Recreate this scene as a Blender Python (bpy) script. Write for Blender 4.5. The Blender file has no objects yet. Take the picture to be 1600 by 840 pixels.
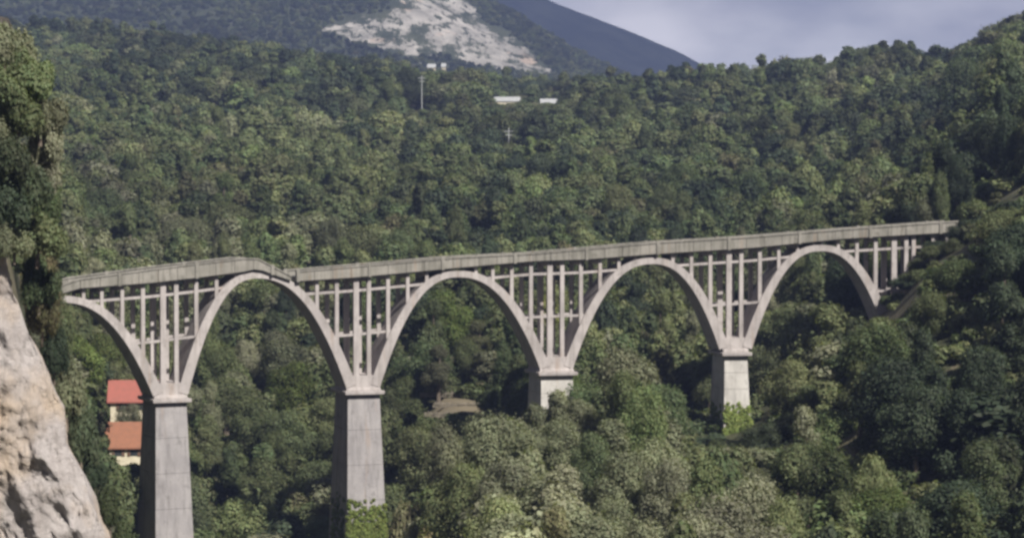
import bpy, math, random
import numpy as np
from mathutils import Vector, noise

C = bpy.context.scene
col = C.collection
R = math.radians
FPX = 3600.0                                   # focal length in photo pixels (1600 wide)
PITCH = math.atan(90 / FPX)                    # camera looks down a little
# ------------------------------------------------------------------ camera
cd = bpy.data.cameras.new('camera'); cam = bpy.data.objects.new('camera', cd); col.objects.link(cam)
cd.sensor_width = 36; cd.lens = 36 * FPX / 1600; cd.clip_start = .5; cd.clip_end = 40000
cam.location = (0, 0, 0); cam.rotation_euler = (R(90) - PITCH, 0, 0)
C.camera = cam
# ------------------------------------------------------------------ sun and sky
SUN_EL, SUN_AZ = 44.0, 140.0                    # azimuth from +Y clockwise: behind the camera, to the right
w = bpy.data.worlds.new('World'); C.world = w; w.use_nodes = True
nt = w.node_tree; nt.nodes.clear()
N, L = nt.nodes.new, nt.links.new
out = N('ShaderNodeOutputWorld'); bg = N('ShaderNodeBackground'); bg.inputs[1].default_value = .1
sky = N('ShaderNodeTexSky'); sky.sky_type = 'NISHITA'; sky.sun_disc = False
sky.sun_elevation = R(SUN_EL); sky.sun_rotation = R(SUN_AZ); sky.altitude = 300; sky.dust_density = 1.5
tc = N('ShaderNodeTexCoord'); sep = N('ShaderNodeSeparateXYZ'); L(tc.outputs['Generated'], sep.inputs[0])
mp = N('ShaderNodeMapping'); mp.inputs['Scale'].default_value = (8, 8, 17); L(tc.outputs['Generated'], mp.inputs[0])
n1 = N('ShaderNodeTexNoise'); n1.inputs['Scale'].default_value = 1.3; n1.inputs['Detail'].default_value = 5; n1.inputs['Roughness'].default_value = .5
L(mp.outputs[0], n1.inputs[0])
cr = N('ShaderNodeValToRGB'); cr.color_ramp.elements[0].position = .36; cr.color_ramp.elements[1].position = .66
cr.color_ramp.elements[0].color = (2.9, 2.95, 3.7, 1); cr.color_ramp.elements[1].color = (6.6, 6.4, 6.9, 1)
L(n1.outputs[0], cr.inputs[0])
n2 = N('ShaderNodeTexNoise'); n2.inputs['Scale'].default_value = .8; n2.inputs['Detail'].default_value = 6; L(mp.outputs[0], n2.inputs[0])
cm = N('ShaderNodeMapRange'); cm.inputs[1].default_value = .3; cm.inputs[2].default_value = .5; cm.inputs[3].default_value = .85; cm.inputs[4].default_value = .97
L(n2.outputs[0], cm.inputs[0])
mx = N('ShaderNodeMix'); mx.data_type = 'RGBA'
L(cm.outputs[0], mx.inputs['Factor']); L(sky.outputs[0], mx.inputs['A']); L(cr.outputs[0], mx.inputs['B'])
lb = N('ShaderNodeMapRange'); L(sep.outputs[2], lb.inputs[0]); lb.inputs[1].default_value = .05; lb.inputs[2].default_value = .20; lb.inputs[3].default_value = 2.3; lb.inputs[4].default_value = .36
# unseen sky behind and beside the viewpoint, dimmed to cut fill on pier sides
fr = N('ShaderNodeMapRange'); L(sep.outputs[1], fr.inputs[0]); fr.inputs[1].default_value = .1; fr.inputs[2].default_value = .8; fr.inputs[3].default_value = .38; fr.inputs[4].default_value = 1.0
lm = N('ShaderNodeMath'); lm.operation = 'MULTIPLY'; L(lb.outputs[0], lm.inputs[0]); L(fr.outputs[0], lm.inputs[1]); lb = lm
sc_n = N('ShaderNodeVectorMath'); sc_n.operation = 'SCALE'; L(mx.outputs['Result'], sc_n.inputs[0]); L(lb.outputs[0], sc_n.inputs['Scale'])
L(sc_n.outputs[0], bg.inputs[0]); L(bg.outputs[0], out.inputs[0])
sd = bpy.data.lights.new('sun', 'SUN'); sun = bpy.data.objects.new('sun', sd); col.objects.link(sun)
sd.energy = 5.0; sd.angle = R(1.2); sd.color = (1, .95, .87)
sun.rotation_euler = (R(90 - SUN_EL), 0, R(180 - SUN_AZ))
C.view_settings.view_transform = 'Standard'; C.view_settings.look = 'None'
C.view_settings.gamma = 1; C.view_settings.use_curve_mapping = False; C.view_settings.exposure = 0.9
C.cycles.max_bounces = 5; C.cycles.diffuse_bounces = 2; C.cycles.glossy_bounces = 1; C.cycles.transmission_bounces = 2
C.cycles.volume_bounces = 0; C.cycles.transparent_max_bounces = 6; C.cycles.use_denoising = True
C.cycles.pixel_filter_type = 'BLACKMAN_HARRIS'; C.cycles.filter_width = 2.9

# ------------------------------------------------------------------ helpers
cp, sp = math.cos(PITCH), math.sin(PITCH)
def P(px, py, Y):
    """the point at forward distance Y seen at photo pixel px, py"""
    x, y = (px - 800) / FPX, (420 - py) / FPX
    dy = cp + y * sp; dz = -sp + y * cp
    return Vector((x / dy * Y, Y, dz / dy * Y))
def pix(p):
    x, y, z = p
    d = y * cp - z * sp; u = y * sp + z * cp
    return 800 + FPX * x / d, 420 - FPX * u / d
def Z(py, Y): return P(800, py, Y).z
def tag(o, label=None, cat=None, group=None, kind=None):
    if label: o['label'] = label
    if cat: o['category'] = cat
    if group: o['group'] = group
    if kind: o['kind'] = kind
    return o
def empty(name, loc):
    o = bpy.data.objects.new(name, None); col.objects.link(o); o.location = loc; o.empty_display_size = 1
    return o
def mesh_obj(name, V, F, mat, parent=None, smooth=False, link=True):
    me = bpy.data.meshes.new(name); me.from_pydata([tuple(v) for v in V], [], F); me.update()
    if mat: me.materials.append(mat)
    if smooth: me.shade_smooth()
    o = bpy.data.objects.new(name, me)
    if link: col.objects.link(o)
    if parent:
        o.parent = parent; o.matrix_parent_inverse.identity()
        q = parent; off = Vector((0, 0, 0))
        while q: off += q.location; q = q.parent
        me.transform(__import__('mathutils').Matrix.Translation(-off))
    return o
def np_mesh(name, V, quads, mat, smooth=False):
    me = bpy.data.meshes.new(name); V = np.asarray(V, np.float32); quads = np.asarray(quads, np.int32)
    n, k = quads.shape
    me.vertices.add(len(V)); me.vertices.foreach_set('co', V.ravel())
    me.loops.add(n * k); me.loops.foreach_set('vertex_index', quads.ravel())
    me.polygons.add(n); me.polygons.foreach_set('loop_start', np.arange(0, n * k, k, dtype=np.int32))
    me.update(calc_edges=True)
    if mat: me.materials.append(mat)
    if smooth: me.shade_smooth()
    return me

# ------------------------------------------------------------------ materials
class M:
    def __init__(s, name, rough=.9, spec=.2):
        s.m = bpy.data.materials.new(name); s.m.use_nodes = True; s.t = s.m.node_tree; s.t.nodes.clear()
        s.o = s.n('ShaderNodeOutputMaterial'); s.b = s.n('ShaderNodeBsdfPrincipled')
        s.b.inputs['Roughness'].default_value = rough; s.b.inputs['Specular IOR Level'].default_value = spec
        s.l(s.b.outputs[0], s.o.inputs[0])
    def n(s, k): return s.t.nodes.new(k)
    def l(s, a, b): s.t.links.new(a, b)
    def coord(s, kind='obj', scale=(1, 1, 1)):
        if kind == 'world': g = s.n('ShaderNodeNewGeometry').outputs['Position']
        else: g = s.n('ShaderNodeTexCoord').outputs['Object']
        m = s.n('ShaderNodeMapping'); m.inputs['Scale'].default_value = scale; s.l(g, m.inputs[0]); return m.outputs[0]
    def noise(s, co, scale, detail=4, rough=.55):
        x = s.n('ShaderNodeTexNoise'); x.inputs['Scale'].default_value = scale; x.inputs['Detail'].default_value = detail
        x.inputs['Roughness'].default_value = rough; s.l(co, x.inputs[0]); return x.outputs[0]
    def ramp(s, f, stops):
        r = s.n('ShaderNodeValToRGB'); e = r.color_ramp.elements
        while len(e) < len(stops): e.new(.5)
        for el, (p, c) in zip(e, stops): el.position = p; el.color = (*c, 1) if len(c) == 3 else c
        s.l(f, r.inputs[0]); return r.outputs[0]
    def mix(s, f, a, b, mode='MIX'):
        x = s.n('ShaderNodeMix'); x.data_type = 'RGBA'; x.blend_type = mode
        for v, k in ((f, 'Factor'), (a, 'A'), (b, 'B')):
            if isinstance(v, (int, float)): x.inputs[k].default_value = v
            elif isinstance(v, tuple): x.inputs[k].default_value = (*v, 1)
            else: s.l(v, x.inputs[k])
        return x.outputs['Result']
    def rng(s, f, a, b, c, d):
        x = s.n('ShaderNodeMapRange'); s.l(f, x.inputs[0])
        for i, v in enumerate((a, b, c, d)): x.inputs[i + 1].default_value = v
        return x.outputs[0]
    def math(s, op, a, b):
        x = s.n('ShaderNodeMath'); x.operation = op
        for i, v in enumerate((a, b)):
            if isinstance(v, (int, float)): x.inputs[i].default_value = v
            else: s.l(v, x.inputs[i])
        return x.outputs[0]
    def base(s, c):
        if isinstance(c, tuple): s.b.inputs['Base Color'].default_value = (*c, 1)
        else: s.l(c, s.b.inputs['Base Color'])
        return s
    def bump(s, h, strength, dist=.1):
        b = s.n('ShaderNodeBump'); b.inputs['Strength'].default_value = strength; b.inputs['Distance'].default_value = dist
        s.l(h, b.inputs['Height']); s.l(b.outputs[0], s.b.inputs['Normal']); return s

def concrete(name, light, dark, stain, streak=.5):
    m = M(name, .92); a = m.coord('world'); v = m.coord('world', (1.6, 1.6, .12))
    c = m.mix(m.rng(m.noise(a, .35, 6), .35, .65, 0, 1), dark, light)
    c = m.mix(m.rng(m.noise(v, 1.1, 5, .65), .48, .66, 0, streak), c, stain)
    c = m.mix(m.rng(m.noise(a, .8, 5, .75), .56, .66, 0, .55), c, stain)
    c = m.mix(m.rng(m.noise(v, .6, 4), .60, .70, 0, .35), c, (.30, .20, .13))
    c = m.mix(m.rng(m.noise(a, 3.5, 4, .7), .3, .75, .25, 0), c, stain)
    m.base(c).bump(m.noise(a, 5, 4), .4, .05); return m.m
conc = concrete('concrete_rib', (.50, .46, .45), (.37, .34, .335), (.20, .18, .165), .5)
conc_p = concrete('concrete_pier', (.37, .35, .35), (.285, .27, .275), (.16, .15, .15), .6)
conc_d = concrete('concrete_parapet', (.33, .31, .28), (.225, .215, .19), (.12, .115, .095), .7)
def plain(name, a, b, sc=2, rough=.9):
    m = M(name, rough); m.base(m.mix(m.rng(m.noise(m.coord('world'), sc, 4), .35, .65, 0, 1), a, b)); return m.m
conc_w = concrete('concrete_pale_pier', (.58, .56, .53), (.44, .42, .395), (.24, .23, .22), .5)
asphalt = plain('asphalt', (.05, .05, .05), (.07, .068, .062), 3)
bark = plain('bark', (.09, .07, .055), (.15, .125, .10), 3)
plaster = plain('plaster', (.68, .62, .48), (.56, .50, .38), 1)
whitewall = plain('whitewash', (.80, .80, .78), (.68, .68, .66), 1)
shedroof = plain('pale_sheet_roof', (.46, .47, .48), (.34, .35, .36), 1)
glass = plain('window_glass', (.03, .035, .04), (.05, .055, .06), 1, .15)
shutter = plain('shutter_wood', (.12, .07, .05), (.16, .10, .07), 3)
metal = plain('pale_metal', (.45, .46, .46), (.36, .37, .38), 2, .5)
drystone = plain('dry_stone', (.27, .235, .185), (.15, .135, .105), 1.5)
def tiles(name, a, b):
    m = M(name, .85); x = m.coord('world')
    wv = m.n('ShaderNodeTexWave'); wv.inputs['Scale'].default_value = 1.6; wv.inputs['Distortion'].default_value = .6; m.l(x, wv.inputs[0])
    c = m.mix(m.rng(m.noise(x, 1.5, 5, .7), .3, .7, 0, 1), a, b)
    m.base(m.mix(m.rng(wv.outputs[1], 0, 1, 0, .25), c, (.12, .05, .04))).bump(wv.outputs[1], .5, .08); return m.m
redtile = tiles('red_tile', (.40, .13, .105), (.30, .12, .095))
orangetile = tiles('orange_tile', (.34, .15, .09), (.25, .125, .08))

def foliage(name, stops, trans=.38, patch=.35):
    """leaf material: a hue for every tree, then clumps and single leaves lighter and darker"""
    m = M(name, .65, .25)
    oi = m.n('ShaderNodeObjectInfo').outputs['Random']
    c = m.ramp(oi, stops)
    g = m.n('ShaderNodeNewGeometry')
    hs = m.n('ShaderNodeHueSaturation')
    f = m.math('ADD', m.math('MULTIPLY', g.outputs['Random Per Island'], .34), .86)
    f = m.math('MULTIPLY', f, m.rng(m.noise(m.coord('world'), patch, 3), .3, .7, .68, 1.32))
    f = m.math('MULTIPLY', f, m.rng(m.math('FRACT', m.math('MULTIPLY', oi, 7.31), 0), 0, 1, .72, 1.3))
    f = m.math('MULTIPLY', f, m.rng(m.noise(m.coord('world', (1, .6, 1)), .014, 3, .6), .36, .64, .76, 1.5))
    m.l(f, hs.inputs['Value']); m.l(m.rng(g.outputs['Random Per Island'], 0, 1, .47, .525), hs.inputs['Hue']); m.l(c, hs.inputs['Color'])
    m.base(hs.outputs[0])
    tr = m.n('ShaderNodeBsdfTranslucent'); m.l(m.mix(1, hs.outputs[0], (1.15, 1.2, .55), 'MULTIPLY'), tr.inputs[0])
    ms = m.n('ShaderNodeMixShader'); ms.inputs[0].default_value = trans
    m.l(m.b.outputs[0], ms.inputs[1]); m.l(tr.outputs[0], ms.inputs[2]); m.l(ms.outputs[0], m.o.inputs[0])
    return m.m
FOL = {
 'mixed': foliage('broadleaf_foliage', [(0, (.090, .114, .048)), (.25, (.134, .150, .072)), (.45, (.076, .102, .050)), (.62, (.154, .166, .084)), (.8, (.110, .140, .058)), (.92, (.096, .128, .062)), (1, (.158, .152, .082))]),
 'olive': foliage('grey_green_foliage', [(0, (.185, .19, .12)), (.5, (.145, .158, .095)), (1, (.21, .21, .145))]),
 'dark': foliage('dark_oak_foliage', [(0, (.042, .060, .034)), (.5, (.054, .072, .042)), (1, (.068, .080, .042))]),
 'young': foliage('yellow_green_foliage', [(0, (.12, .150, .04)), (.6, (.10, .135, .042)), (1, (.15, .155, .05))]),
 'rusty': foliage('rusty_foliage', [(0, (.135, .112, .055)), (1, (.11, .105, .052))]),
 'ivy': foliage('ivy_foliage', [(0, (.155, .19, .045)), (1, (.13, .165, .045))], .1, 1.2),
}

# ------------------------------------------------------------------ terrain
PXC = [-600, 0, 100, 180, 265, 400, 568, 700, 870, 1000, 1150, 1290, 1370, 1480, 1600, 2200]
ROWS = {
 -80: [-1.8]*16, 6: [-1.8]*16, 20: [-9]*16, 60: [-20, -28, -32, -34] + [-36]*10 + [-34, -25],
 120: [-30, -44, -46, -48, -48, -50, -50, -50, -48, -46, -46, -45, -44, -42, -38, -10],
 150: [-4, -34, -44, -48, -50, -50, -50, -49, -45, -43, -42, -41, -40, -38, -38, -20],
 200: [15, -2, -38, -47, -50, -52, -50, -44, -40, -38, -36, -35, -34, -34, -33, -16],
 250: [15, 0, -33, -45, -50, -52, -48, -37, -30, -27, -29, -24, -20, -16, -13, 6],
 300: [12, -2, -25, -42, -48, -52, -48, -40, -33, -31, -31, -24, -15, -6, 0, 18],
 345: [12, 0, -22, -36, -40, -46, -43, -29, -30, -30, -28, -22, -14, -3, 5, 25],
 420: [14, 3, -10, -20, -22, -26, -25, -21, -22, -22, -20, -14, -8, 2, 14, 35],
 520: [20, 6, -4, -10, -11, -12, -12, -12, -11, -11, -10, -6, -1, 7, 26, 45],
 700: [30, 18, 13, 11, 9, 7, 5, 4, 4, 5, 7, 11, 16, 22, 36, 60],
 850: [42, 32, 30, 29, 28, 26, 24, 22, 21, 24, 29, 32, 37, 42, 56, 75],
 1000: [55, 46, 47, 48, 48, 47, 44, 42, 39, 41, 45, 49, 54, 55, 72, 88],
 1150: [72, 62, 64, 66, 65, 60, 55, 50, 49, 52, 52, 57, 59, 57, 74, 88],
 1350: [110, 98, 96, 94, 90, 83, 74, 67, 62, 56, 50, 50, 50, 50, 60, 80],
 1700: [100, 95, 90, 85, 80, 75, 70, 62, 55, 50, 45, 45, 45, 45, 45, 60],
 2100: [70]*16, 12000: [60]*16 }
RY = np.array(sorted(ROWS)); RT = np.array([ROWS[y] for y in sorted(ROWS)], float)
def hash2(ix, iy):
    v = np.sin(ix * 127.1 + iy * 311.7) * 43758.5453
    return v - np.floor(v)
def vnoise(x, y):
    ix, iy = np.floor(x), np.floor(y); fx, fy = x - ix, y - iy
    fx = fx * fx * (3 - 2 * fx); fy = fy * fy * (3 - 2 * fy)
    a, b, c, d = hash2(ix, iy), hash2(ix + 1, iy), hash2(ix, iy + 1), hash2(ix + 1, iy + 1)
    return (a + (b - a) * fx) * (1 - fy) + (c + (d - c) * fx) * fy
def fbm(x, y, o=4):
    s = 0; a = .5
    for i in range(o): s = s + a * (vnoise(x + 17.3 * i, y + 9.1 * i) - .5); x = x * 2.03; y = y * 2.03; a *= .5
    return s
def ground_z(X, Y):
    X = np.asarray(X, float); Y = np.asarray(Y, float)
    px = 800 + FPX * X / np.maximum(Y, 60)
    k = np.clip(np.searchsorted(RY, Y) - 1, 0, len(RY) - 2)
    t = np.clip((Y - RY[k]) / (RY[k + 1] - RY[k]), 0, 1)
    j = np.clip(np.searchsorted(PXC, px) - 1, 0, len(PXC) - 2)
    pc = np.array(PXC, float); s = np.clip((px - pc[j]) / (pc[j + 1] - pc[j]), 0, 1); s = s * s * (3 - 2 * s) * .5 + s * .5
    z = (RT[k, j] * (1 - s) + RT[k, j + 1] * s) * (1 - t) + (RT[k + 1, j] * (1 - s) + RT[k + 1, j + 1] * s) * t
    amp = np.clip((Y - 90) / 250, 0, 1) * np.clip(Y / 500, .4, 1.6)
    return z + amp * (4.5 * fbm(X / 45, Y / 45, 3) + np.clip((Y - 430) / 300, 0, 1) * np.clip((1000 - Y) / 200, .35, 1) * 15 * fbm(X / 120 + 3, Y / 150 + 7, 2) + 1.2 * fbm(X / 9, Y / 9, 2))
def gz(x, y): return float(ground_z(np.array([x]), np.array([y]))[0])

m = M('hill_ground', .95); a = m.coord('world')
c = m.mix(m.rng(m.noise(a, .05, 5), .4, .62, 0, 1), (.055, .06, .03), (.10, .09, .055))
c = m.mix(m.rng(m.noise(a, .4, 5, .7), .58, .7, 0, 1), c, (.22, .18, .13))
tp = P(705, 632, 350); vm = m.n('ShaderNodeVectorMath'); vm.operation = 'DISTANCE'; m.l(a, vm.inputs[0]); vm.inputs[1].default_value = tp
dd_ = m.math('ADD', vm.outputs['Value'], m.math('MULTIPLY', m.noise(a, .35, 4), 7))
c = m.mix(m.rng(dd_, 8, 11.5, .8, 0), c, (.20, .165, .115))
ground_mat = m.base(c).m
ys = np.concatenate([np.linspace(-80, 60, 20), np.linspace(66, 620, 150), np.linspace(630, 2100, 120), np.linspace(2300, 6080, 14)])
us = np.linspace(-1, 1, 150)
Xg = us[None, :] * (80 + .40 * np.maximum(ys, 0))[:, None]; Yg = np.repeat(ys[:, None], len(us), 1)
Zg = ground_z(Xg, Yg)
V = np.stack([Xg, Yg, Zg], -1).reshape(-1, 3)
nr, nc = Xg.shape; ii = (np.arange(nr - 1)[:, None] * nc + np.arange(nc - 1)[None]).ravel()
g = bpy.data.objects.new('ground', np_mesh('ground', V, np.stack([ii, ii + 1, ii + nc + 1, ii + nc], -1), ground_mat, True))
col.objects.link(g); tag(g, kind='structure')

# mountains: height fields behind the ridge
def mountain(name, Y0, Yr, Y1, tab, step, mat, amp, seed, scar=None):
    tx, tz = zip(*tab)
    x0, x1 = P(tx[0], 0, Yr).x, P(tx[-1], 0, Yr).x
    xs = np.arange(x0, x1, step); yy = np.concatenate([np.linspace(Y0, Yr, int((Yr - Y0) / step / 1.5)), np.linspace(Yr, Y1, 14)[1:]])
    X, Y = np.meshgrid(xs, yy)
    ridge = np.interp(800 + FPX * X / Yr, tx, tz)
    # gullies wander across the face and the ridge line is uneven
    ridge = ridge + amp * .5 * fbm(X / (amp * 4) + seed, X * 0 + seed, 4)
    t = np.where(Y < Yr, (Y - Y0) / (Yr - Y0), (Y1 - Y) / (Y1 - Yr)); t = np.clip(t, 0, 1)
    h = 45 + (ridge - 45) * (t ** 1.15)
    h = h + amp * (1.6 * fbm(X / (amp * 5) + seed, Y / (amp * 9), 4)) * np.sin(np.clip(t, 0, 1) * math.pi) ** .6
    V = np.stack([X, Y, h], -1).reshape(-1, 3)
    msk = None
    if scar is not None:
        d = Y * cp - h * sp; u = Y * sp + h * cp
        px = 800 + FPX * X / d; py = 420 - FPX * u / d
        msk = scar(px, py, X, Y); V[:, 2] += (msk * (9 * fbm(X / 16, Y / 30, 4) - 1)).ravel()
    nr, nc = X.shape; ii = (np.arange(nr - 1)[:, None] * nc + np.arange(nc - 1)[None]).ravel()
    me = np_mesh(name, V, np.stack([ii, ii + 1, ii + nc + 1, ii + nc], -1), mat, scar is None)
    if msk is not None:
        at = me.attributes.new('bare', 'FLOAT', 'POINT'); at.data.foreach_set('value', msk.ravel().astype(np.float32))
    o = bpy.data.objects.new(name, me); col.objects.link(o); tag(o, kind='structure'); return o, V, msk
SCAR = [(500, 48), (545, 30), (600, 22), (625, -10), (720, -10), (748, 25), (800, 58), (842, 92), (875, 116), (820, 116), (740, 98), (690, 88), (640, 88), (590, 72), (530, 62)]
def scar(px, py, X, Y):
    inside = np.zeros(px.shape, bool); dist = np.full(px.shape, 1e9)
    n = len(SCAR)
    for i in range(n):
        (xa, ya), (xb, yb) = SCAR[i], SCAR[(i + 1) % n]
        c = (ya > py) != (yb > py)
        with np.errstate(all='ignore'): c &= px < (xb - xa) * (py - ya) / (yb - ya + 1e-9) + xa
        inside ^= c
        dx, dy = xb - xa, yb - ya; t = np.clip(((px - xa) * dx + (py - ya) * dy) / (dx * dx + dy * dy), 0, 1)
        dist = np.minimum(dist, np.hypot(px - xa - t * dx, py - ya - t * dy))
    s = np.where(inside, dist, -dist) / 14
    return np.clip(.5 + s + 1.2 * fbm(X / 25, Y / 40, 3), 0, 1)
m = M('rocky_mountain', .95); a = m.coord('world', (1, .4, 1.3)); at = m.n('ShaderNodeAttribute'); at.attribute_name = 'bare'
veg = m.mix(m.rng(m.noise(a, .02, 6, .7), .42, .6, 0, 1), (.042, .052, .032), (.075, .084, .052))
veg = m.mix(m.rng(m.noise(a, .07, 5, .7), .62, .74, 0, .6), veg, (.26, .25, .21))
rock = m.mix(m.rng(m.noise(a, .03, 6, .7), .35, .62, 0, 1), (.52, .49, .46), (.27, .26, .24))
rock = m.mix(m.rng(m.noise(a, .022, 3), .60, .70, 0, .6), rock, (.50, .36, .27))
f = m.math('ADD', at.outputs['Fac'], m.math('MULTIPLY', m.math('SUBTRACT', m.noise(a, .035, 6, .8), .54), 5.5))
m.base(m.mix(m.rng(f, .55, .8, 0, 1), veg, rock)).bump(m.noise(a, .09, 5, .7), .8, 5)
m1, V1, msk1 = mountain('rocky_mountain', 2000, 3000, 3900,
    [(-700, 420), (0, 390), (300, 380), (500, 372), (640, 350), (700, 318), (760, 274), (800, 258), (860, 232), (920, 204), (980, 180), (1050, 150), (1200, 100)], 6, m.m, 30, 3.3, scar)
m = M('wooded_mountain', .95, .0); a = m.coord('world')
m.base(m.mix(m.rng(m.noise(a, .012, 6, .7), .4, .6, 0, 1), (.008, .014, .018), (.036, .044, .042))).bump(m.noise(a, .02, 6, .75), 1.0, 22)
mountain('blue_mountain', 4000, 5200, 6000,
    [(-800, 650), (300, 590), (700, 550), (800, 506), (870, 468), (940, 432), (1000, 399), (1060, 362), (1120, 316), (1180, 268), (1260, 215), (1500, 130), (1900, 70)], 16, m.m, 60, 8.1)

# ------------------------------------------------------------------ haze
def box_faces(b): return [(0, 1, 3, 2), (4, 6, 7, 5), (0, 4, 5, 1), (2, 3, 7, 6), (0, 2, 6, 4), (1, 5, 7, 3)]
hv = [(x, y, z) for x in (-5200, 5200) for y in (-200, 6150) for z in (-75, 720)]
hm = bpy.data.materials.new('haze'); hm.use_nodes = True; t = hm.node_tree; t.nodes.clear()
ho = t.nodes.new('ShaderNodeOutputMaterial'); pv = t.nodes.new('ShaderNodeVolumePrincipled')
pv.inputs['Color'].default_value = (.19, .24, .43, 1); pv.inputs['Density'].default_value = .00027; pv.inputs['Anisotropy'].default_value = .0
t.links.new(pv.outputs[0], ho.inputs['Volume'])
hz = mesh_obj('haze', hv, box_faces(0), hm); tag(hz, kind='stuff')

# ------------------------------------------------------------------ the viaduct
# centre line: a gentle curve, laid out as its near face
pxs = np.linspace(-60, 1720, 1781); Yc = np.zeros_like(pxs); i0 = int(np.argmin(abs(pxs - 568)))
Yc[i0] = 300.0
def dY(px, Y):
    th = R(15) - (px - 800) / FPX; th = min(max(th, R(7)), R(25)); u = (px - 800) / FPX
    return math.tan(th) * Y / FPX / (1 - math.tan(th) * u)
for i in range(i0 + 1, len(pxs)): Yc[i] = Yc[i - 1] + dY(pxs[i - 1], Yc[i - 1])
for i in range(i0 - 1, -1, -1): Yc[i] = Yc[i + 1] - dY(pxs[i + 1], Yc[i + 1])
Xc = (pxs - 800) / FPX * Yc
S = np.concatenate([[0], np.cumsum(np.hypot(np.diff(Xc), np.diff(Yc)))])
def s_of(px): return float(np.interp(px, pxs, S))
def Yb(px): return float(np.interp(px, pxs, Yc))
def zb(px, py): return Z(py, Yb(px))                      # height on the near face
DEPTH = 6.0
def W(s, t, z):
    x, y = np.interp(s, S, Xc), np.interp(s, S, Yc)
    a, b = np.interp(s + .6, S, Xc) - np.interp(s - .6, S, Xc), np.interp(s + .6, S, Yc) - np.interp(s - .6, S, Yc)
    l = math.hypot(a, b); return Vector((x - b / l * t, y + a / l * t, z))
class MB:
    def __init__(s): s.V = []; s.F = []
    def prism(s, prof, t0, t1):
        """side profile [(s, z)...] counter-clockwise, pulled from t0 to t1 across the bridge"""
        n = len(prof); b = len(s.V)
        s.V += [W(a, t0, z) for a, z in prof] + [W(a, t1, z) for a, z in prof]
        s.F += [tuple(b + i for i in range(n)), tuple(b + n + i for i in reversed(range(n)))]
        s.F += [(b + (i + 1) % n, b + i, b + n + i, b + n + (i + 1) % n) for i in range(n)]
    def strip(s, lo, hi, t0, t1):
        """a band of quads between two polylines of (s, z): no long n-gons"""
        n = len(lo); b = len(s.V)
        for a, c in zip(lo, hi): s.V += [W(a[0], t0, a[1]), W(a[0], t1, a[1]), W(c[0], t1, c[1]), W(c[0], t0, c[1])]
        for i in range(n - 1):
            p, q = b + 4 * i, b + 4 * i + 4
            s.F += [(p + k, p + (k + 1) % 4, q + (k + 1) % 4, q + k) for k in range(4)]
        s.F += [(b + 3, b + 2, b + 1, b), (b + 4 * n - 4, b + 4 * n - 3, b + 4 * n - 2, b + 4 * n - 1)]
    def frustum(s, c, hw0, hw1, td0, td1, z0, z1, tm):
        """tapered block: half width and half depth at z0 and at z1"""
        b = len(s.V)
        for hw, hd, z in ((hw0, td0, z0), (hw1, td1, z1)):
            s.V += [W(c - hw, tm - hd, z), W(c + hw, tm - hd, z), W(c + hw, tm + hd, z), W(c - hw, tm + hd, z)]
        s.F += [(b + 3, b + 2, b + 1, b), (b + 4, b + 5, b + 6, b + 7)] + [(b + k, b + (k + 1) % 4, b + 4 + (k + 1) % 4, b + 4 + k) for k in range(4)]
    def build(s, name, mat, parent, smooth=False, bevel=0):
        o = mesh_obj(name, s.V, s.F, mat, parent, smooth)
        if bevel:
            bm_ = o.modifiers.new('edge', 'BEVEL'); bm_.width = bevel; bm_.segments = 1; bm_.limit_method = 'ANGLE'
        return o
via = empty('viaduct', W(s_of(568), DEPTH / 2, -50))
tag(via, 'weathered pale concrete arch viaduct on tapering piers with a kinked deck, crossing the wooded valley', 'viaduct')
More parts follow.
